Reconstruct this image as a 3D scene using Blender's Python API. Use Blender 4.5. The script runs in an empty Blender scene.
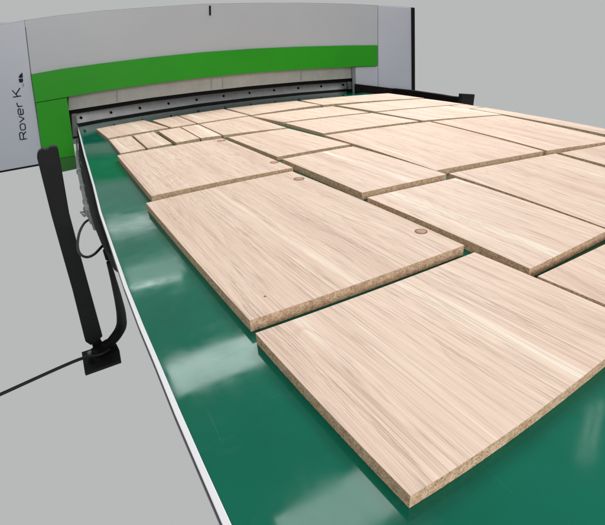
import bpy, bmesh, math, random
from mathutils import Vector, Matrix, Euler
random.seed(7)
scene = bpy.context.scene
COL = scene.collection
S = 0.42                        # metres per survey unit (camera stands 0.42 m above the belt)

# ------------------------------------------------------------------ camera pose and survey helpers
F0, PITCH, YAW, ROLL = 426.165, .487306, .479923, -.0594069
def rot(pitch, yaw, roll):
    cp, sp, cy, sy, cr, sr = math.cos(pitch), math.sin(pitch), math.cos(yaw), math.sin(yaw), math.cos(roll), math.sin(roll)
    B0 = Matrix(((1,0,0),(0,0,-1),(0,1,0)))
    Rz = Matrix(((cy,-sy,0),(sy,cy,0),(0,0,1)))
    Rp = Matrix(((1,0,0),(0,cp,-sp),(0,sp,cp)))
    Rr = Matrix(((cr,-sr,0),(sr,cr,0),(0,0,1)))
    return Rr @ Rp @ B0 @ Rz
M = rot(PITCH, YAW, ROLL)
MT = M.transposed()
CAM = Vector((0, 0, 1.0))
def ray(p): return MT @ Vector(((p[0]-302.5)/F0, (p[1]-262.5)/F0, 1))
def onz(p, z=0.0):
    d = ray(p); return (CAM + d*((z-1)/d.z))*S
def ony(p, Y):
    d = ray(p); return (CAM + d*(Y/d.y))*S
def onx(p, X):
    d = ray(p); return (CAM + d*(X/d.x))*S
# gentle bow of long edges
F1, K1 = 454.66, .3588
def und(p):
    x, y = (p[0]-302.5)/F1, (p[1]-262.5)/F1; s = 1+K1*(x*x+y*y); return (x*s, y*s)
def red(u):
    x, y = u
    for _ in range(40):
        s = 1+K1*(x*x+y*y); x, y = .5*x+.5*u[0]/s, .5*y+.5*u[1]/s
    return (302.5+x*F1, 262.5+y*F1)
def edge(a, b, n):
    A, B = und(a), und(b)
    return [red((A[0]+(B[0]-A[0])*i/n, A[1]+(B[1]-A[1])*i/n)) for i in range(n)]
def line(a, b, n): return edge(a, b, n) + [b]
def poly(pts, n=8):
    out = []
    for i in range(len(pts)): out += edge(pts[i], pts[(i+1) % len(pts)], n)
    return out
def pline(pts, x):              # y on a measured polyline
    for a, b in zip(pts, pts[1:]):
        if x <= b[0] or b is pts[-1]:
            return a[1]+(b[1]-a[1])*(x-a[0])/(b[0]-a[0])

# ------------------------------------------------------------------ object helpers
def link(o, parent=None):
    COL.objects.link(o)
    if parent is not None: o.parent = parent
    return o
def empty(name, loc, rz=0):
    o = bpy.data.objects.new(name, None); o.location = loc; o.rotation_euler = (0,0,rz); o.empty_display_size = .05
    return link(o)
def tag(o, label, cat=None, group=None, kind=None):
    if label: o['label'] = label
    if cat: o['category'] = cat
    if group: o['group'] = group
    if kind: o['kind'] = kind
    return o
def obj(name, bm, mats, parent=None, smooth=False, bevel=0, seg=2, loc=None, rz=0, inv=True):
    """world-space bmesh -> object whose origin is loc (or parent's)"""
    me = bpy.data.meshes.new(name)
    bmesh.ops.recalc_face_normals(bm, faces=bm.faces)
    if parent is not None:
        T = (Matrix.Translation(parent.location) @ Euler(parent.rotation_euler).to_matrix().to_4x4())
        bm.transform(T.inverted())
    elif loc is not None:
        T = Matrix.Translation(loc) @ Matrix.Rotation(rz, 4, 'Z'); bm.transform(T.inverted())
    bm.to_mesh(me); bm.free()
    for m in (mats if isinstance(mats, (list, tuple)) else [mats]): me.materials.append(m)
    o = bpy.data.objects.new(name, me)
    if parent is None and loc is not None: o.location = loc; o.rotation_euler = (0,0,rz)
    if smooth:
        for p in me.polygons: p.use_smooth = True
    link(o, parent)
    if bevel:
        b = o.modifiers.new('bevel', 'BEVEL'); b.width = bevel; b.segments = seg; b.limit_method = 'ANGLE'; b.angle_limit = math.radians(40)
    return o
def prism(top, bot, bm=None, mi=0):
    """two matching loops of world points"""
    bm = bm or bmesh.new()
    a = [bm.verts.new(p) for p in top]; b = [bm.verts.new(p) for p in bot]
    n = len(a); f = [bm.faces.new(a), bm.faces.new(b[::-1])]
    for i in range(n): f.append(bm.faces.new((a[i], b[i], b[(i+1) % n], a[(i+1) % n])))
    for x in f: x.material_index = mi
    return bm
def slab(front, dy, bm=None):                  # upright plate: front loop pushed back by dy (metres)
    return prism(front, [p + Vector((0, dy, 0)) for p in front], bm)
def strip(xs, lo, hi, Yf, dy, bm=None):        # long upright bar built column by column (non convex safe)
    bm = bm or bmesh.new(); cols = []
    for x in xs:
        Y = Yf(x) if callable(Yf) else Yf
        a, b = ony((x, lo(x)), Y), ony((x, hi(x)), Y)
        b = Vector((a.x, a.y, b.z)) if callable(Yf) else b
        d = Vector((0, dy, 0)); cols.append([bm.verts.new(v) for v in (a, b, b+d, a+d)])
    for p, q in zip(cols, cols[1:]):
        for i in range(4): bm.faces.new((p[i], q[i], q[(i+1) % 4], p[(i+1) % 4]))
    bm.faces.new(cols[0]); bm.faces.new(cols[-1][::-1])
    return bm
def tube(pts, rad, bm=None, seg=12, smooth=3):
    bm = bm or bmesh.new()
    n = len(pts); rad = rad if isinstance(rad, (list, tuple)) else [rad]*n
    if smooth:                                  # Catmull-Rom
        P, Rr = [], []
        for i in range(n-1):
            p0, p1, p2, p3 = pts[max(i-1,0)], pts[i], pts[i+1], pts[min(i+2,n-1)]
            for k in range(6):
                t = k/6
                P.append(.5*((2*p1)+(p2-p0)*t+(2*p0-5*p1+4*p2-p3)*t*t+(3*p1-p0-3*p2+p3)*t**3)); Rr.append(rad[i]*(1-t)+rad[i+1]*t)
        P.append(pts[-1]); Rr.append(rad[-1])
    else: P, Rr = pts, rad
    rings = []; up = Vector((0,0,1))
    for i, p in enumerate(P):
        d = (P[min(i+1, len(P)-1)] - P[max(i-1, 0)]).normalized()
        u = d.cross(up); u = u.normalized() if u.length > 1e-3 else Vector((1,0,0)); v = d.cross(u)
        rings.append([bm.verts.new(p + Rr[i]*(u*math.cos(2*math.pi*k/seg)+v*math.sin(2*math.pi*k/seg))) for k in range(seg)])
    for a, b in zip(rings, rings[1:]):
        for k in range(seg): bm.faces.new((a[k], a[(k+1) % seg], b[(k+1) % seg], b[k]))
    bm.faces.new(rings[0][::-1]); bm.faces.new(rings[-1])
    return bm
def box(c, s, bm=None, mat=None):
    bm = bm or bmesh.new()
    r = bmesh.ops.create_cube(bm, size=1)
    T = Matrix.Translation(c) @ (mat.to_4x4() if mat else Matrix.Identity(4)) @ Matrix.Diagonal((*s, 1))
    bmesh.ops.transform(bm, matrix=T, verts=r['verts']); return bm
def disc(c, r, h, axis='Z', bm=None, seg=32):
    bm = bm or bmesh.new()
    q = bmesh.ops.create_cone(bm, cap_ends=True, segments=seg, radius1=r, radius2=r, depth=h)
    R = Matrix.Identity(4) if axis == 'Z' else Matrix.Rotation(math.pi/2, 4, 'X')
    bmesh.ops.transform(bm, matrix=Matrix.Translation(c) @ R, verts=q['verts']); return bm

# ------------------------------------------------------------------ materials
def lin(c):
    return tuple(((v/255)/12.92 if v/255 <= .04045 else ((v/255+.055)/1.055)**2.4) for v in c) + (1,)
def newmat(name):
    m = bpy.data.materials.new(name); m.use_nodes = True; nt = m.node_tree; b = nt.nodes['Principled BSDF']; return m, nt, b
def N(nt, t, **k):
    n = nt.nodes.new(t)
    for a, v in k.items():
        if a in n.inputs: n.inputs[a].default_value = v
        else: setattr(n, a, v)
    return n
def ramp(nt, stops, interp='LINEAR'):
    r = nt.nodes.new('ShaderNodeValToRGB'); r.color_ramp.interpolation = interp
    e = r.color_ramp.elements
    while len(e) < len(stops): e.new(.5)
    for i, (p, c) in enumerate(stops): e[i].position = p; e[i].color = c if len(c) == 4 else (*c, 1)
    return r
def mix(nt, blend, fac, a, b):
    n = nt.nodes.new('ShaderNodeMix'); n.data_type = 'RGBA'; n.blend_type = blend
    for s, v in ((n.inputs[0], fac), (n.inputs[6], a), (n.inputs[7], b)):
        if hasattr(v, 'is_output') or isinstance(v, bpy.types.NodeSocket): nt.links.new(v, s)
        else: s.default_value = v
    return n.outputs[2]
def coords(nt, scale, jitter=True):
    tc = N(nt, 'ShaderNodeTexCoord'); mp = N(nt, 'ShaderNodeMapping'); mp.inputs['Scale'].default_value = scale
    if jitter:
        oi = N(nt, 'ShaderNodeObjectInfo'); ad = N(nt, 'ShaderNodeVectorMath', operation='MULTIPLY_ADD')
        cx = N(nt, 'ShaderNodeCombineXYZ'); 
        for i, k in enumerate((7.3, 3.9, 5.1)):
            mu = N(nt, 'ShaderNodeMath', operation='MULTIPLY'); mu.inputs[1].default_value = k; nt.links.new(oi.outputs['Random'], mu.inputs[0]); nt.links.new(mu.outputs[0], cx.inputs[i])
        nt.links.new(tc.outputs['Object'], ad.inputs[0]); ad.inputs[1].default_value = (1,1,1); nt.links.new(cx.outputs[0], ad.inputs[2])
        nt.links.new(ad.outputs[0], mp.inputs[0])
    else: nt.links.new(tc.outputs['Object'], mp.inputs[0])
    return mp.outputs[0]
def noise(nt, vec, scale, detail=4, rough=.55, dist=0):
    n = N(nt, 'ShaderNodeTexNoise'); n.inputs['Scale'].default_value = scale; n.inputs['Detail'].default_value = detail
    n.inputs['Roughness'].default_value = rough; n.inputs['Distortion'].default_value = dist
    nt.links.new(vec, n.inputs['Vector']); return n.outputs['Fac']
def bump(nt, b, h, strength, dist):
    n = N(nt, 'ShaderNodeBump'); n.inputs['Strength'].default_value = strength; n.inputs['Distance'].default_value = dist
    nt.links.new(h, n.inputs['Height']); nt.links.new(n.outputs[0], b.inputs['Normal'])

def plain(name, col, rough=.5, metal=0, spec=.5, var=.06, nscale=9, coat=0, bumps=0):
    m, nt, b = newmat(name)
    f = noise(nt, coords(nt, (1,1,1), False), nscale, 5, .6)
    d = tuple(c*(1-var) for c in col[:3])+(1,); l = tuple(min(1, c*(1+var)) for c in col[:3])+(1,)
    r = ramp(nt, [(.3, d), (.7, l)]); nt.links.new(f, r.inputs[0]); nt.links.new(r.outputs[0], b.inputs['Base Color'])
    b.inputs['Roughness'].default_value = rough; b.inputs['Metallic'].default_value = metal
    b.inputs['Specular IOR Level'].default_value = spec; b.inputs['Coat Weight'].default_value = coat
    if bumps: bump(nt, b, noise(nt, coords(nt, (1,1,1), False), 300, 3), bumps, .0004)
    return m

def wood():
    m, nt, b = newmat('oak_veneer')
    base_c, cream, pink, dark = (.71,.545,.445,1), (.83,.725,.61,1), (.64,.47,.383,1), (.24,.145,.105,1)
    wv = coords(nt, (1, 1, 1)); wn = N(nt, 'ShaderNodeTexNoise'); wn.inputs['Scale'].default_value = 2.2; wn.inputs['Detail'].default_value = 1
    nt.links.new(wv, wn.inputs['Vector'])
    wa = N(nt, 'ShaderNodeVectorMath', operation='MULTIPLY_ADD'); wa.inputs[1].default_value = (.022, 0, 0)
    nt.links.new(wn.outputs['Color'], wa.inputs[0]); nt.links.new(wv, wa.inputs[2])
    def st(sx, sy, scale, detail, rough=.6, dist=0):
        mp = N(nt, 'ShaderNodeMapping'); mp.inputs['Scale'].default_value = (sx, sy, 1); nt.links.new(wa.outputs[0], mp.inputs[0])
        return noise(nt, mp.outputs[0], scale, detail, rough, dist)
    def mul(a, k):
        n = N(nt, 'ShaderNodeMath', operation='MULTIPLY'); nt.links.new(a, n.inputs[0])
        if isinstance(k, float): n.inputs[1].default_value = k
        else: nt.links.new(k, n.inputs[1])
        return n.outputs[0]
    r1 = ramp(nt, [(.32, pink), (.46, base_c), (.60, base_c), (.70, cream)]); nt.links.new(st(11, .5, 1.5, 3, .5), r1.inputs[0])
    c = r1.outputs[0]
    # medium streaks
    r2 = ramp(nt, [(.32, (.87,.84,.82,1)), (.5, (1,1,1,1)), (.66, (1.0,1.0,1.0,1))]); nt.links.new(st(120, 1.8, 1.7, 5, .65, .1), r2.inputs[0])
    c = mix(nt, 'MULTIPLY', .9, c, r2.outputs[0])
    r3 = ramp(nt, [(.52, (0,0,0,1)), (.70, (1,1,1,1))]); nt.links.new(st(70, 1.3, 2.1, 4, .62), r3.inputs[0])
    c = mix(nt, 'MIX', mul(r3.outputs[0], .5), c, cream)
    # fine long dark pores, clustered in bands
    rp = ramp(nt, [(.50, (0,0,0,1)), (.60, (1,1,1,1))]); nt.links.new(st(430, 9, 1.4, 4, .7), rp.inputs[0])
    rc = ramp(nt, [(.40, (.15,.15,.15,1)), (.62, (1,1,1,1))]); nt.links.new(st(34, 1.6, 1.4, 3, .55), rc.inputs[0])
    pm = mul(rp.outputs[0], rc.outputs[0])
    c = mix(nt, 'MIX', mul(pm, .55), c, dark)
    # long thin growth lines
    rl = ramp(nt, [(.56, (0,0,0,1)), (.63, (1,1,1,1))]); nt.links.new(st(340, 2.4, 1.2, 3, .6), rl.inputs[0])
    c = mix(nt, 'MIX', mul(rl.outputs[0], .30), c, dark)
    # figure: contour lines of a long smooth field (flame grain)
    fig = st(6.0, .8, 1.3, 2, .35)
    sc = N(nt, 'ShaderNodeMath', operation='MULTIPLY'); sc.inputs[1].default_value = 26.0; nt.links.new(fig, sc.inputs[0])
    fr = N(nt, 'ShaderNodeMath', operation='FRACT'); nt.links.new(sc.outputs[0], fr.inputs[0])
    rf = ramp(nt, [(.0, (0,0,0,1)), (.80, (.35,.35,.35,1)), (.93, (1,1,1,1)), (1.0, (0,0,0,1))]); nt.links.new(fr.outputs[0], rf.inputs[0])
    fm = ramp(nt, [(.42, (.1,.1,.1,1)), (.60, (1,1,1,1))]); nt.links.new(st(9, .9, 1.3, 2, .5), fm.inputs[0])
    c = mix(nt, 'MIX', mul(mul(rf.outputs[0], fm.outputs[0]), .26), c, (.36,.23,.165,1))
    oi = N(nt, 'ShaderNodeObjectInfo'); rr = ramp(nt, [(0, (.95,.935,.92,1)), (.5, (1,.98,.97,1)), (1, (1,1,1,1))]); nt.links.new(oi.outputs['Random'], rr.inputs[0])
    c = mix(nt, 'MULTIPLY', 1.0, c, rr.outputs[0])
    nt.links.new(c, b.inputs['Base Color'])
    b.inputs['Roughness'].default_value = .6; b.inputs['Specular IOR Level'].default_value = .22
    inv = N(nt, 'ShaderNodeMath', operation='SUBTRACT'); inv.inputs[0].default_value = 1; nt.links.new(pm, inv.inputs[1])
    bump(nt, b, inv.outputs[0], .25, .0002)
    return m
def chip():
    m, nt, b = newmat('chipboard')
    v = coords(nt, (1,1,1))
    vo = N(nt, 'ShaderNodeTexVoronoi'); vo.inputs['Scale'].default_value = 620; nt.links.new(v, vo.inputs['Vector'])
    r = ramp(nt, [(0, (.36,.22,.135,1)), (.3, (.60,.405,.27,1)), (.7, (.70,.485,.335,1)), (1, (.82,.61,.44,1))])
    sp = N(nt, 'ShaderNodeSeparateColor'); nt.links.new(vo.outputs['Color'], sp.inputs[0]); nt.links.new(sp.outputs[0], r.inputs[0])
    n2 = ramp(nt, [(.35, (.72,.68,.64,1)), (.6, (1,1,1,1))]); nt.links.new(noise(nt, v, 90, 4, .6), n2.inputs[0])
    nt.links.new(mix(nt, 'MULTIPLY', 1.0, r.outputs[0], n2.outputs[0]), b.inputs['Base Color'])
    b.inputs['Roughness'].default_value = .9; b.inputs['Specular IOR Level'].default_value = .15
    bump(nt, b, sp.outputs[0], .5, .0008)
    return m
def beltmat():
    m, nt, b = newmat('green_belt')
    v = coords(nt, (1,1,1), False)
    f = noise(nt, v, 3.2, 4, .55)
    r = ramp(nt, [(.3, (.0, .096, .056, 1)), (.7, (.0, .128, .078, 1))]); nt.links.new(f, r.inputs[0])
    # dusty scuffs
    d = noise(nt, coords(nt, (1, 1, 1), False), 11, 7, .72, .6)
    rd = ramp(nt, [(.55, (0,0,0,1)), (.80, (1,1,1,1))]); nt.links.new(d, rd.inputs[0])
    fd = N(nt, 'ShaderNodeMath', operation='MULTIPLY'); fd.inputs[1].default_value = .10; nt.links.new(rd.outputs[0], fd.inputs[0])
    # fine scratches along travel
    s = noise(nt, coords(nt, (260, 3, 1), False), 1.3, 3, .6)
    rs = ramp(nt, [(.66, (0,0,0,1)), (.74, (1,1,1,1))]); nt.links.new(s, rs.inputs[0])
    fs = N(nt, 'ShaderNodeMath', operation='MULTIPLY'); fs.inputs[1].default_value = .07; nt.links.new(rs.outputs[0], fs.inputs[0])
    c = mix(nt, 'MIX', fd.outputs[0], r.outputs[0], (.16,.33,.27,1))
    c = mix(nt, 'MIX', fs.outputs[0], c, (.30,.5,.43,1))
    nt.links.new(c, b.inputs['Base Color'])
    rr = ramp(nt, [(.38, (.05,.05,.05,1)), (.66, (.12,.12,.12,1))]); nt.links.new(noise(nt, v, 14, 5, .65), rr.inputs[0])
    nt.links.new(rr.outputs[0], b.inputs['Roughness'])
    b.inputs['Specular IOR Level'].default_value = .27
    h1 = noise(nt, coords(nt, (1, 1, 1), False), 5.5, 2, .5); bump(nt, b, h1, .07, .004)
    return m
WOOD, CHIP, BELT = wood(), chip(), beltmat()
PANEL = plain('grey_white_paint', (.375,.385,.412,1), .38, var=.025, nscale=2, bumps=.05)
PANEL2 = plain('blue_white_paint', (.41,.425,.48,1), .38, var=.03, nscale=2, bumps=.05)
GREEN = plain('green_paint', (.013,.255,.003,1), .45, spec=.25, var=.06, nscale=2, bumps=.05)
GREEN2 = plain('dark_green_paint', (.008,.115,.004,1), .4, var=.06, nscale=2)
BLACK = plain('black_plastic', (.006,.006,.0065,1), .7, spec=.12, var=.2, bumps=.2)
POSTM = plain('black_powder_coat', (.009,.009,.010,1), .55, spec=.2, var=.15, nscale=20, bumps=.3)
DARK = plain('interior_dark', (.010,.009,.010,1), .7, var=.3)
BEAM = plain('worn_grey_metal', (.41,.40,.385,1), .5, metal=0, var=.10, nscale=14, bumps=.2)
BAR = plain('milled_aluminium', (.85,.83,.86,1), .45, metal=0, var=.10, nscale=20)
STEEL = plain('steel', (.26,.26,.265,1), .4, metal=.5, var=.35, nscale=60)
RAILW = plain('white_rail', (.66,.655,.68,1), .35, var=.02)
RAILD = plain('rail_dark_lip', (.075,.06,.075,1), .5, var=.1)  # dark purplish tone of the lip along the rail's outer edge
TRIM = plain('light_trim', (.55,.55,.56,1), .4, var=.1, nscale=6)
BRK = plain('dull_bracket', (.16,.16,.165,1), .5, var=.2, nscale=40)
INK = plain('navy_ink', (.014,.018,.036,1), .7, spec=.1, var=.05)
INKG = plain('grey_ink', (.22,.23,.26,1), .5, var=.05)
HOLE = plain('brown_cap', (.24,.14,.09,1), .85, spec=.1, var=.25, nscale=120)
CAPF = plain('tan_cap', (.42,.27,.19,1), .7, spec=.15, var=.2, nscale=90)
RUST = plain('rusty_black', (.0055,.0028,.0026,1), .75, spec=.1, var=.5, nscale=30)
CABM = plain('cable_rubber', (.008,.007,.006,1), .45, spec=.25, var=.2)

# ------------------------------------------------------------------ boards
T = .056                       # board thickness in survey units
def board(px, label, holes=(), T=T):
    loop = poly(px, 8)
    top = [onz(p, T) for p in loop]
    L, Tp, R, Bt = [onz(p, T) for p in px]
    c = sum(top, Vector())/len(top)
    d = ((Bt-L)+(R-Tp)).normalized()
    a = math.atan2(d.y, d.x) + math.pi/2
    zt = T*S; zb = .0006; zv = zt-.0011
    core = prism([Vector((p.x, p.y, zv)) for p in top], [Vector((p.x, p.y, zb)) for p in top])
    o = obj('wooden_panel', core, CHIP, loc=Vector((c.x, c.y, 0)), rz=a)
    tag(o, label, 'wooden panel', 'cut wooden panels laid out on the green belt')
    def out(p, k=.0004):
        q = Vector((p.x-c.x, p.y-c.y, 0)); return Vector((p.x, p.y, 0)) + q.normalized()*k
    vn = prism([out(p)+Vector((0,0,zt)) for p in top], [out(p)+Vector((0,0,zv)) for p in top])
    bpy.context.view_layer.update()
    obj('veneer', vn, WOOD, parent=o, bevel=.0003, seg=1)
    for (x, y, rpx) in holes:
        q = onz((x, y), T); r = (onz((x+rpx, y), T)-q).length
        obj('cover_cap', disc(Vector((q.x, q.y, zt+.0002)), r, .0008), HOLE, parent=o)
        if rpx > 2: obj('cap_face', disc(Vector((q.x, q.y, zt+.0007)), r*.74, .0006), CAPF, parent=o)
    return o
BOARDS = [
 ([(255.5,333),(474.5,252.3),(645,325),(410.5,495.6)], 'nearest and largest wooden panel, its sharp front corner at the bottom of the photo', (), ()),
 ([(146,203),(292,171.2),(464.2,245.2),(249.7,320.4)], 'large panel behind the nearest one, with a brown disc near its right corner', ((421,231.5,6.5),(299,178.8,5.5),(265,296.5,1.2)), ()),
 ([(117.3,155.3),(222.5,138.2),(293,167.6),(151.3,196)], 'third panel from the front along the left side, with two small brown marks', ((221.5,140.6,4),(274.5,162.2,4.5)), ()),
 ([(538,276),(665,215),(780,262),(690,340)], "wooden panel cut off by the photo's right edge, touching the nearest panel", (), ()),
 ([(367.5,197.4),(455.5,178),(608,230),(530,268.6)], "long panel right of the brown-disc one, its right corner just at the photo's edge", (), ()),
 ([(282.4,159),(353,146.3),(446.5,174.2),(362,192.6)], 'mid-sized panel at the centre of the layout, behind the long right-hand one', (), ()),
 ([(228,137.2),(288,128.4),(349.8,144.2),(277.4,156.8)], 'small panel right of the two small brown marks, behind the central panel', (), ()),
 ([(325,135.2),(429.5,121.6),(543.5,151.0),(436,170.4)], 'broad panel right of centre, behind the left half of the thick brown gap', ((323.8+4,134.4,1.5),), ()),
 ([(432.5,121.2),(502,115.2),(618,140.1),(547,150.5)], "long panel reaching the photo's right edge behind the thick brown gap, beside the outermost strip", (), ()),
 ([(449.3,173.4),(555.5,153.5),(760,215),(700,263)], "wide panel in front of the thick brown gap, running out of the photo's right edge", (), ()),
 ([(560.5,152.8),(650,137),(790,172),(750,206)], 'thin wedge of panel at the right edge, in front of the thick brown gap', (), ()),
 ([(285,122.9),(371.8,112.9),(418.5,121.0),(323.5,133.3)], 'left one of the two panels directly behind the broad one', (), ()),
 ([(377,112.2),(448.5,105.6),(501.5,114.4),(422.8,120.5)], 'right one of the two panels directly behind the broad one, with a pointed end', (), ()),
 ([(252,116),(332.5,106.2),(368.5,112.3),(283,122.1)], 'narrow panel left of the short thick diagonal gap, in the second row from the back', (), ()),
 ([(338,105.3),(425,98.6),(464,103.9),(375.5,111.4)], 'narrow panel right of the short thick diagonal gap, in the second row from the back', (), ()),
 ([(226.5,108.4),(296.5,100.7),(320.5,105.0),(251,115.0)], 'fourth panel from the left in the farthest row', (), ()),
 ([(301,100.3),(388,93.2),(424,98.0),(323,104.8)], 'rightmost panel of the farthest row, below the right end of the opening', (), ()),
 ([(96.3,128.8),(143.7,120),(168.3,127.6),(108.3,138.1)], 'farthest left panel, its left corner jutting onto the green belt', (), ()),
 ([(152.5,120.3),(177.5,115.9),(196,123.5),(171.5,127.4)], 'short second panel from the left in the farthest row', (), ()),
 ([(179.3,115.7),(223.5,108.9),(248.8,115.4),(198,123.2)], 'third panel from the left in the farthest row', (), ()),
 ([(109.3,139.6),(130.5,135.9),(145.3,148.3),(120.6,153.3)], 'leftmost of the small panels in the second farthest row', (), ()),
 ([(133.2,135.4),(153.6,131.7),(171.8,143.3),(147.6,147.9)], 'small panel between two diagonal gaps, second from the left in the second farthest row', (), ()),
 ([(158.6,131.0),(179.5,127.3),(199.5,138.2),(176.3,142.6)], 'small panel just right of the wide gap in the second farthest row', (), ()),
 ([(181.2,127.0),(198.2,124.4),(221.3,135.3),(201.2,138.0)], 'slim fourth panel from the left in the second farthest row', (), ()),
 ([(199.8,124.1),(249.5,116.2),(286.5,127.6),(223.5,135.0)], 'wide fifth panel from the left in the second farthest row', (), ()),
 ([(450.5,105.5),(465.5,104.1),(482,107.2),(467.5,108.6)], 'tiny scrap of panel at the far right, below the end of the black rail', (), ()),
 ([(471,108.6),(485,107.4),(720,152.5),(700,155.2)], 'narrow strip of panel along the outermost right edge of the layout', (), ()),
]
for i, b_ in enumerate(BOARDS): board(b_[0], b_[1], holes=b_[2], T=.050 if i == 0 else .056 if i in (1,2,3,4,5,9,10) else .046 if i in (7,8) else .038)

# ------------------------------------------------------------------ conveyor table
tab = empty('conveyor_table', Vector((1.1, 1.6, 0)))
tag(tab, 'long conveyor table with shiny green belt and white side rail under the wooden panels', 'conveyor table')
LE = [(75,113),(76.2,118),(79.5,130),(86,154.8),(95.2,186.2),(102,213),(112.9,244),(127.8,286),(144.3,326.5),(160,362.7),(181.5,413),(205,466),(232,525),(262,588)]
leftpts = [onz(p, 0) for p in LE]
leftpts = [Vector((leftpts[0].x, 9.2*S, 0))] + leftpts + [Vector((.11*S, -1.0*S, 0))]
RX = 5.47*S
def interp_left(y):
    pts = sorted([(v.y, v.x) for v in leftpts])
    for a, b in zip(pts, pts[1:]):
        if y <= b[0]: return a[1]+(b[1]-a[1])*(y-a[0])/(b[0]-a[0])
    return pts[-1][1]
def sheet(cols, z0, z1):
    bm = bmesh.new(); rows = []
    for l, r in cols: rows.append([bm.verts.new(Vector((x.x, x.y, z))) for x, z in ((l, z1), (r, z1), (r, z0), (l, z0))])
    for p, q in zip(rows, rows[1:]):
        for i in range(4): bm.faces.new((p[i], p[(i+1) % 4], q[(i+1) % 4], q[i]))
    bm.faces.new(rows[0]); bm.faces.new(rows[-1][::-1]); return bm
sil = [onz(p, T) for p in ((388,93),(430,98.3),(488,107.3),(545,118),(605,130.2),(700,151))]
def RXf(y):
    pts = sorted([(v.y, v.x) for v in sil])
    if y <= pts[0][0]: return pts[0][1]+.035
    for a, b in zip(pts, pts[1:]):
        if y <= b[0]: return a[1]+(b[1]-a[1])*(y-a[0])/(b[0]-a[0])+.035
    return pts[-1][1]+.035
YS = sorted([v.y for v in leftpts] + [v.y for v in sil] + [2.95+.05*i for i in range(14)])
obj('belt', sheet([(Vector((interp_left(y), y, 0)), Vector((RXf(y), y, 0))) for y in YS], -.02, 0), BELT, parent=tab)
def railw(p):                 # rail width grows with the measured white band
    return .0001
ROUT = [(73.9,113),(75,118),(78,130),(84.0,154.8),(92.8,186.2),(99.2,213),(109.5,244),(123.4,286),(138.8,326.5),(154.0,362.7),(174.2,413),(197,466),(222.5,525),(250,588)]
ro = [onz(p, .006) for p in ROUT]; ro = [Vector((ro[0].x, 9.2*S, 0))] + ro + [Vector((ro[-1].x, -1.0*S, 0))]
obj('side_rail', sheet([(Vector((o_.x, l.y, 0)), Vector((l.x-.0006, l.y, 0))) for o_, l in zip(ro, leftpts)], -.010, .0035), RAILW, parent=tab, bevel=.0008)
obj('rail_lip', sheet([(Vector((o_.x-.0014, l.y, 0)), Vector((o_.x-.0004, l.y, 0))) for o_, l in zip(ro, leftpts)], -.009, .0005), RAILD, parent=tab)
obj('side_rail', sheet([(Vector((RXf(y)+.0006, y, 0)), Vector((RXf(y)+.010, y, 0))) for y in YS if y < 2.9], -.012, .002), RAILW, parent=tab)
obj('under_frame', box(Vector((1.30, 1.75, -.11)), (1.7, 3.8, .16)), DARK, parent=tab, bevel=.004)
# air cylinder, fittings, cable loop hanging under the left rail
zc = -.10
def P(x, y, z=zc): return onz((x, y), z)
wedge = [(78,128),(84.5,150),(91,172),(98.2,200),(107,232),(112.5,256),(107,252),(102,243),(95,228),(90,212),(87,195),(82.5,172),(78.5,150)]
wt = [P(x, y, -.035) for x, y in wedge]
obj('bracket_plate', prism(wt, [p+Vector((.004,0,-.05)) for p in wt]), BLACK, parent=tab)
px = lambda x, y, w, z=zc: (onz((x+w, y), z)-onz((x, y), z)).length
cyl = obj('air_cylinder', tube([P(77.6,158),(P(80.8,176)),(P(84.5,193)),(P(87.6,208))], [px(77,158,1.6), px(80,176,2.2), px(84,193,2.4), px(88,208,2.7)]), STEEL, parent=tab, smooth=True)
obj('piston_rod', tube([P(76.6,140),P(77.4,159)], [px(77,150,.8)]*2, smooth=0), STEEL, parent=tab, smooth=True)
obj('rod_end', tube([P(77.9,152),P(78.1,160)], [px(78,155,2.0)]*2, smooth=0, seg=8), STEEL, parent=tab)
for x, y, w in ((79.8,171,2.9),(83.3,187,3.1),(86.3,201,3.3)): obj('clamp_ring', tube([P(x, y), P(x+.35, y+1.6)], [px(x, y, w)]*2, smooth=0), STEEL, parent=tab)
bm = tube([P(87.5,208),P(89.6,214)], [px(88,210,4.0)]*2, smooth=0, seg=6); tube([P(90,214),P(92.5,222)], [px(90,218,2.6)]*2, bm, smooth=0, seg=10)
tube([P(92.5,222),P(95,229)], [px(93,225,1.5)]*2, bm, smooth=0, seg=10)
tube([P(87,210),P(81,212.5)], [px(85,211,1.2)]*2, bm, smooth=0, seg=8); tube([P(81,212.2),P(84.5,216.2)], [px(83,214,1.0)]*2, bm, smooth=0, seg=8)
obj('hose_fitting', bm, STEEL, parent=tab)
loop = [(90,219),(84.5,223),(80,231),(77.8,241),(78.3,250),(82,255.5),(88,257),(94.5,254),(100,248.5),(105,243)]
obj('cable_loop', tube([P(x, y, -.11) for x, y in loop], px(85,240,1.15)), CABM, parent=tab, smooth=True)

# ------------------------------------------------------------------ guard posts with base plate
ZB, YP = -1.5, 3.738
post = empty('guard_post', onz((98, 355), ZB))
tag(post, 'black flat guard post standing left of the conveyor on a bolted base plate', 'guard post', 'black guard posts beside the conveyor')
out = [(37.0,158),(37.2,154.5),(38.6,151.6),(43.2,148.6),(44.6,149.6),(48.6,149.0),(49.8,147.2),(55.6,146.2),(57.6,147.6),(58.6,151),(69.6,215),(79.4,252),(89.8,290),(102.6,336.5),(99.2,340),(91,345.5),(85.6,342),(84.4,338),(72.4,290),(61.6,252),(51.2,215)]
fr = [ony(p, YP) for p in out]
obj('post_body', slab(fr, .035), POSTM, parent=post, bevel=.003)
nk = [ony(p, YP) for p in [(91.6,343.5),(100,340),(107,352),(95.5,357)]]
obj('neck', prism([p+Vector((0,.006,0)) for p in nk], [p+Vector((0,.026,0)) for p in nk]), BLACK, parent=post, bevel=.002)
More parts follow.
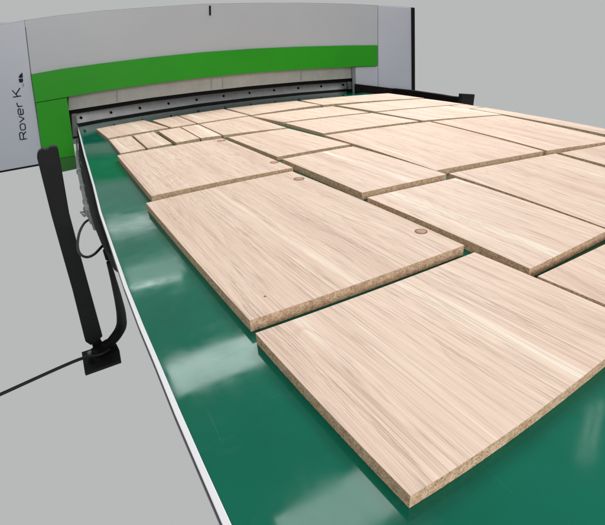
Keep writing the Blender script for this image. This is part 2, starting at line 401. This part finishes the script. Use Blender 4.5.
pl = [onz(p, ZB) for p in [(81.5,352),(84.8,373.5),(120.8,360.7),(119,349),(115,341)]]
obj('base_plate', prism(pl, [p-Vector((0,0,.012)) for p in pl]), POSTM, parent=post, bevel=.0015)
for x, y in ((91.5,362),(113,350),(90.5,354)):
    q = onz((x, y), ZB); obj('bolt', disc(q+Vector((0,0,.005)), .010, .012, seg=6), STEEL if y == 354 else BLACK, parent=post, bevel=.001)
obj('clamp', box(onz((104,351), ZB)+Vector((0,0,.014)), (.075,.05,.028), mat=Matrix.Rotation(.5, 3, 'Z')), BLACK, parent=post, bevel=.006)
# flexible conduit from the table down to the base plate
cp = [((104.5,250),-.10),((108.5,262),-.16),((113.5,280),-.38),((118.5,300),-.75),((121.3,315),-1.1),((121.0,327),-1.32),((113.5,339),-1.43),((103,347),-1.44)]
cw = [1.6,2.0,2.7,3.6,4.4,4.8,4.6,3.2]
hp = [onz(p, z) for p, z in cp]; hr = [(onz((p[0]+w, p[1]), z)-onz(p, z)).length for (p, z), w in zip(cp, cw)]
hose = obj('conduit', tube(hp, hr), BLACK, loc=hp[-1], smooth=True)
tag(hose, 'thick black flexible conduit bending from under the white rail down to the base plate', 'hose')
cb = [((-60,421),-1.49),((0,394.6),-1.485),((30,381),-1.48),((60,367.5),-1.47),((82,358.5),-1.45),((100,354.5),-1.44),((110,349),-1.44)]
cpts = [onz(p, z) for p, z in cb]
cab = obj('power_cable', tube(cpts, (onz((31.6,381), -1.48)-onz((30,381), -1.48)).length), CABM, loc=cpts[3], smooth=True)
tag(cab, 'thin black cable running left from the base plate out of the photo', 'cable')
# far post + rail on the right
XR = 5.62
q = onx((468, 94), XR); yr = q.y/S
post2 = empty('guard_post', Vector((XR*S, q.y, ZB*S)))
tag(post2, 'black guard post behind the right edge of the panels, only its square top showing', 'guard post', 'black guard posts beside the conveyor')
c = [ony(p, yr) for p in [(462.3,93.6),(475,94.3),(475.2,106),(462.8,106)]]
lo = [Vector((p.x, p.y, ZB*S+.012)) for p in c]
bm = slab([c[0], c[1], lo[1], lo[0]], .03)
obj('post_body', bm, POSTM, parent=post2, bevel=.003)
obj('base_plate', box(Vector((XR*S+.0, q.y+.015, ZB*S)), (.22,.14,.012)), POSTM, parent=post2, bevel=.0015)

# ------------------------------------------------------------------ machine
YM = 7.04
mach = empty('panel_machine', Vector((1.3, YM*S, -.3)))
tag(mach, 'wide grey machine with a green arch over its opening at the belt\'s far end', 'machine')
TOPL = [(-160,50.5),(0,24.8),(24.8,20.2),(62,15),(100,10.7),(150,7.2),(200,4.0),(250,2.9),(300,2.7),(350,3.7),(378,5.2),(411,7.4),(420,8.1)]
GT = [(31.2,74.6),(62,69.0),(100,63.8),(150,57.6),(200,52.6),(250,49.0),(300,46.8),(350,45.6),(378,45.4)]
GB = [(35.4,102.6),(67,97.0),(100,91.3),(150,84.0),(200,78.0),(250,72.9),(300,69.4),(350,67.0),(378,66.0)]
XL, XS = 24.8, None
def seamx(y): return pline([(18,24.5),(20.2,24.8),(74,31.2),(103,35.6),(145,41.3),(175,45.5)], 0) if False else (24.8+(y-20.2)*.1175 if y < 74 else 31.1+(y-74)*.1435)
def front(pts, Y=YM): return [ony(p, Y) for p in pts]
TH = .05
# left side panel
lp = [(-160,50.5),(0,24.8)] + [(seamx(y)-.45, y) for y in (20.4,47,74,103,145,163.2)] + [(0,171),(-160,202)]
left_panel = obj('side_panel', slab(front(lp), TH), PANEL2, parent=mach, bevel=.0025)
bl = [(-160,202.3),(0,171.3),(44,163.6),(44,165),(0,172.9),(-160,204)]
obj('bottom_trim', prism([p+Vector((0,.004,0)) for p in front(bl)], [p+Vector((0,TH-.004,0)) for p in front(bl)]), BLACK, parent=mach)
# hood
hood = [(seamx(y)+.35, y) for y in (74.3,47,20.5)] + [(x, pline(TOPL, x)) for x in range(36, 378, 12)] + [(377.6,5.2),(377.7,45.2)] + [(x, pline(GT, x)-.3) for x in range(370, 32, -12)]
xs = [25+ (377.6-25)*i/60 for i in range(61)]
bm = strip([25.3+(31.4-25.3)*i/8 for i in range(8)]+[31.4+(377.6-31.4)*i/60 for i in range(61)], lambda x: pline(GT, x)-.25 if x >= 31.4 else 20.2+(x-24.95)/.1175, lambda x: pline(TOPL, x), YM, TH)
obj('hood_panel', bm, PANEL, parent=mach)
# thin white cap on top of the hood
obj('top_trim', strip([-160+(411+160)*i/80 for i in range(81)], lambda x: pline(TOPL, x)-.15, lambda x: pline(TOPL, x)-.6, YM+.02, TH*2), TRIM, parent=mach)
# green arch
obj('arch_fascia', strip([31.25+(35.5-31.25)*i/6 for i in range(6)]+[35.5+(377.5-35.5)*i/60 for i in range(61)], lambda x: pline(GB, x) if x >= 35.4 else 74.9+(x-31.2)*6.62, lambda x: pline(GT, x), YM-.03, TH), GREEN, parent=mach, bevel=.0015)
leg = front([(35.7,103.0),(67.0,97.5),(69.8,118),(75.2,155.6),(60.6,158.0),(43.2,160.7),(41.2,145)], YM-.025)
obj('arch_leg', slab(leg, TH), GREEN, parent=mach, bevel=.0015)
foot = front([(43.2,161.0),(60.6,158.3),(75.3,155.9),(76.9,168.8),(61.5,172.2),(44.6,176.5)], YM-.02)
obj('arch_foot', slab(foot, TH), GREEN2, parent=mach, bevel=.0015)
# right panels
rp = [(378.2,5.3),(411.2,7.5),(411.6,60),(411.9,100),(378.4,100),(378.3,60)]
obj('side_panel', slab(front(rp), TH), PANEL2, parent=mach, bevel=.0025)
rp = [(355.6,67.2),(377.8,66.3),(378.0,100),(356.3,100)]
obj('inner_panel', slab(front(rp), TH), PANEL2, parent=mach, bevel=.002)
rp = [(411.9,7.2),(414.9,7.6),(415.1,60),(415.2,100),(412.4,100),(412.2,60)]
obj('corner_strip', slab(front(rp, YM-.02), TH*2), BLACK, parent=mach, bevel=.002)
sl = front([(209.2,5.6),(211.0,5.5),(211.1,15.2),(209.4,15.3)], YM-.012)
obj('hood_slot', slab(sl, .02), BLACK, parent=mach, bevel=.001)
# body behind the fronts: shell of top, sides, back
x0, x1 = front([(-150,100)])[0].x, front([(413,50)])[0].x
yb = YM*S; zt = 1.30*S
obj('rear_shell', box(Vector(((x0+x1)/2, yb+.70, .2)), (x1-x0, .02, zt+.25)), PANEL, parent=mach)
obj('roof', box(Vector(((x0+x1)/2, yb+.38, zt-.01)), (x1-x0-.03, .62, .012)), PANEL, parent=mach)
obj('end_wall', box(Vector((x1-.02, yb+.38, .15)), (.012, .62, zt+.15)), PANEL, parent=mach)
obj('end_wall', box(Vector((x0+.02, yb+.38, .15)), (.012, .62, zt+.15)), PANEL, parent=mach)
zi = .20
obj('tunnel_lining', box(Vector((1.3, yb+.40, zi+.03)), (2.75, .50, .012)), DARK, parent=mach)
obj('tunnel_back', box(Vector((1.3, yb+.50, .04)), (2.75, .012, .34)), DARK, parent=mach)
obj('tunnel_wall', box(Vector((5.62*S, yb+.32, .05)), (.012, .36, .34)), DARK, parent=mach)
# beam / bar with bolts inside the opening
BT0 = [(67,96.6),(100,90.8),(150,83.4),(200,77.4),(250,72.4),(300,68.9),(356,66.2)]      # hidden under the arch
BM_ = [(68,110.6),(100,105.6),(150,97.9),(200,91.6),(250,86.1),(300,81.7),(355,77.9)]
KB = [(68,114.6),(100,109.4),(150,101.4),(200,95.0),(250,89.4),(300,84.8),(346,81.8)]
GB2 = [(76,124.0),(100,119.6),(150,111.3),(200,103.6),(250,97.6),(300,92.6),(346,89.0)]
BB = [(76,125.8),(100,121.2),(150,112.9),(200,105.2),(250,99.0),(300,93.9),(346,90.2)]
def YB(x): return onz((x, pline(BB, x)), 0).y/S
def YB0(x): return YB(x)+.02
lin_ = lambda a, b, n=40: [a+(b-a)*i/n for i in range(n+1)]
obj('cross_beam', strip(lin_(68.5,354.5), lambda x: pline(BM_, x), lambda x: pline(BT0, x)-3, YM+.16, .05), BEAM, parent=mach, bevel=.001)
obj('brush_strip', strip(lin_(68.5,354.5), lambda x: pline(KB, x)+.3 if x < 346 else 81.9, lambda x: pline(BM_, x), YM+.24, .04), BLACK, parent=mach)
for x in (117, 211.3, 222.5, 301):
    y0, y1 = pline(GB, x)+2.2, pline(BM_, x)-1.0
    obj('beam_joint', slab(front([(x-.35,y0),(x+.35,y0),(x+.4,y1),(x-.3,y1)], YM+.155), .003), INKG, parent=mach)
obj('clamp_bar', strip(lin_(77.5,346.5), lambda x: pline(GB2, x), lambda x: pline(KB, x), YB0, .03), BAR, parent=mach, bevel=.001)
obj('wiper_seal', strip(lin_(76.5,347), lambda x: pline(BB, x), lambda x: pline(GB2, x), lambda x: YB(x)-.01, .03), DARK, parent=mach)
for x, y in ((81,117.4),(111,112.2),(139.8,107.7),(168.5,103.2),(196.5,99.5),(223.5,95.7),(249.3,92.6),(274,90),(298,87.8),(321,86),(343,84.6)):
    q = ony((x, y+.2), YB0(x)); obj('bolt', disc(q-Vector((0,.002,0)), .0085, .008, 'Y', seg=12), BLACK, parent=mach)
for a in ((71.5,76.2), (347.5,352.5)):
    pts = [(a[0],pline(KB,a[0])), (a[1],pline(KB,a[1])), (a[1]+1.4,pline(BB,a[1])+ (10 if a[0] < 100 else -1)), (a[0]+1.4,pline(BB,a[0])+(10 if a[0] < 100 else -1))]
    obj('end_bracket', slab([ony(p, YM+.2) for p in pts], .03), BRK, parent=mach, bevel=.001)
st_ = [(355.8,83.8),(378,86.5),(412.0,90.6),(412.0,103),(355.8,96.5)]
obj('kick_strip', slab(front(st_, YM-.045), .015), RUST, parent=mach)
# safety rail along the right side of the belt (part of the machine)
rt = [(392,88.4),(411,90.4),(440,94.6),(450,96.4),(463,97.6)]
up = [onx(p, XR) for p in rt]
lo = [Vector((p.x, p.y, -.10)) for p in up]
rail = bmesh.new(); cols = []
for a, b in zip(up, lo):
    cols.append([rail.verts.new(v) for v in (a, b, b+Vector((.03,0,0)), a+Vector((.03,0,0)))])
for p, q2 in zip(cols, cols[1:]):
    for i in range(4): rail.faces.new((p[i], q2[i], q2[(i+1) % 4], p[(i+1) % 4]))
rail.faces.new(cols[0]); rail.faces.new(cols[-1][::-1])
r_ = obj('side_guard_rail', rail, RUST, loc=up[1], bevel=.001)
tag(r_, 'low black rail running from the machine along the far right side of the panels', 'rail')

# ---- lettering on the left panel: text runs upward, strokes on the panel face
O, U = Vector((27.0, 138.6)), Vector((-7.2, -52.0))       # baseline start and full text run (0..1)
Vv = Vector((-1.0, .16))
ulen = 52.5; Uu = U.normalized()
def tp(u, v): q = O + Uu*u + Vv*v; return (q.x, q.y)
def stroke(bm, pts, w):
    off = Vector((0, -.0012, 0)); P3 = [ony(tp(*p), YM) for p in pts]
    L, R = [], []
    for i, p in enumerate(P3):
        d = (P3[min(i+1, len(P3)-1)]-P3[max(i-1, 0)]).normalized(); n = Vector((-d.z, 0, d.x))*w/2
        L.append(p+n+off); R.append(p-n+off)
    for i in range(len(P3)-1):
        f = [L[i], L[i+1], R[i+1], R[i]]; prism(f, [v+Vector((0, .0011, 0)) for v in f], bm)
def arc(cu, cv, ru, rv, a0, a1, n=18):
    return [(cu+ru*math.cos(math.radians(a0+(a1-a0)*i/n)), cv+rv*math.sin(math.radians(a0+(a1-a0)*i/n))) for i in range(n+1)]
W = .0052; H = 6.7; h = 5.0
def glyph(kind, u):
    bm = bmesh.new()
    if kind == 'R':
        stroke(bm, [(u,0),(u,H)], W); stroke(bm, [(u,H),(u+5,H)]+arc(u+5,H*.74,2.2,H*.26,90,-90)+[(u,H*.48)], W); stroke(bm, [(u+4.4,H*.48),(u+7.2,0)], W)
    if kind == 'o': stroke(bm, [(u+3.1+3.1*math.copysign(abs(math.cos(t))**.6, math.cos(t)), h/2+h/2*math.copysign(abs(math.sin(t))**.6, math.sin(t))) for t in [i*math.pi/16 for i in range(33)]], W)
    if kind == 'v': stroke(bm, [(u,h),(u+3,0)], W); stroke(bm, [(u+3,0),(u+6,h)], W)
    if kind == 'e': stroke(bm, [(u+.1,h*.52),(u+6.2,h*.52)]+[(u+3.1+3.1*math.copysign(abs(math.cos(t))**.6, math.cos(t)), h/2+h/2*math.copysign(abs(math.sin(t))**.6, math.sin(t))) for t in [i*math.pi/16 for i in range(1, 29)]], W)
    if kind == 'r': stroke(bm, [(u,0),(u,h)], W); stroke(bm, [(u,h*.6)]+arc(u+2.4,h*.5,2.4,h*.5,150,90,6)+[(u+4,h)], W)
    if kind == 'K': stroke(bm, [(u,0),(u,8)], W); stroke(bm, [(u+7,8),(u,3.2)], W); stroke(bm, [(u+2.3,4.8),(u+8,0)], W)
    obj('letter', bm, INK, parent=mach)
for k, u in (('R',0),('o',9.2),('v',17.3),('e',24.6),('r',33.0),('K',43.2)): glyph(k, u)
bm = bmesh.new()
def flat(pts, bm, o=-.0014):
    f = [ony(p, YM)+Vector((0,o,0)) for p in pts]; prism(f, [v+Vector((0,.0012,0)) for v in f], bm)
flat([(18.4,77.2),(20.0,74.4),(22.4,72.4),(22.9,77.4),(20.6,78.0)], bm)
flat([(18.6,78.8),(22.8,78.2),(23.2,81.2),(21.8,82.6),(19.4,82.4)], bm)
obj('emblem', bm, INK, parent=mach)
bm = bmesh.new()
for i in range(4): flat([(22.2+i*.03,83.2+i*1.05),(23.8+i*.03,83.0+i*1.05),(23.8+i*.03,83.7+i*1.05),(22.2+i*.03,83.9+i*1.05)], bm)
obj('small_print', bm, INKG, parent=mach)

# ------------------------------------------------------------------ light
w = bpy.data.worlds.new('World'); scene.world = w; w.use_nodes = True
bg = w.node_tree.nodes['Background']; bg.inputs[0].default_value = (.474,.490,.482,1); bg.inputs[1].default_value = 1.0
def lamp(name, c, sx, sy, power, col=(1,1,1), look=None):
    d = bpy.data.lights.new(name, 'AREA'); d.shape = 'RECTANGLE'; d.size = sx; d.size_y = sy; d.energy = power; d.color = col
    o = bpy.data.objects.new(name, d); o.location = c
    if look is not None: o.rotation_euler = (Vector(look)-Vector(c)).to_track_quat('-Z', 'Y').to_euler()
    link(o); return o
Lz = 6.0
def refl(p, L=Lz):            # where the belt at pixel p mirrors the ceiling at height L
    q = onz(p, 0); return Vector((q.x*(L+1), q.y*(L+1), L*S))
def skylight(lb, lt, rt, rad, col=(.93,1,1), L=Lz):
    a, b, c = refl(lb, L), refl(lt, L), refl(rt, L)
    x0, x1 = (a.x+b.x)/2, c.x; y0, y1 = a.y, b.y; sx, sy = abs(x1-x0), abs(y1-y0)
    return lamp('ceiling_or_fill_lamp', Vector(((x0+x1)/2, (y0+y1)/2, L*S)), sx, sy, rad*math.pi*sx*sy, col)
def tubelamp(p, q, wd, rad, L=Lz):
    a, b = refl(p, L), refl(q, L); d = b-a
    o = lamp('ceiling_or_fill_lamp', (a+b)/2, d.length, wd, rad*math.pi*d.length*wd, (.95,1,1)); o.rotation_euler = (0,0,math.atan2(d.y, d.x))
skylight((178,396), (164,364), (262,345), 10)
tubelamp((131,288.5), (182,276), .07, 14)
skylight((130,286), (124,268), (182,262), 1.6)
skylight((111,238), (107,222), (150,216), 2.0)
skylight((300,575), (276,517), (420,455), 8)
tubelamp((580,464), (591,406), .04, 3); tubelamp((589,465), (602,400), .04, 3)
lamp('ceiling_or_fill_lamp', (2.9,3.0,3.0), 1.3, 1.3, 122, (1,.985,.965), (1.5,2.0,0))
lamp('ceiling_or_fill_lamp', (.2,-2.2,1.35), 2.4, 1.1, 66, (1,.99,.98), (1.2,2.6,0))  # added fill lamp, low behind the camera, brightens machine front and under the arch

# ------------------------------------------------------------------ camera
cd = bpy.data.cameras.new('camera'); cam = bpy.data.objects.new('camera', cd); link(cam)
cd.sensor_fit = 'HORIZONTAL'; cd.sensor_width = 36; cd.lens = 36*F0/605; cd.clip_start = .01; cd.clip_end = 100
R3 = Matrix((M[0], -M[1], -M[2])).transposed()
cam.matrix_world = Matrix.Translation(CAM*S) @ R3.to_4x4()
scene.camera = cam
vs = scene.view_settings; vs.view_transform = 'Standard'; vs.look = 'None'; vs.exposure = 0; vs.gamma = 1
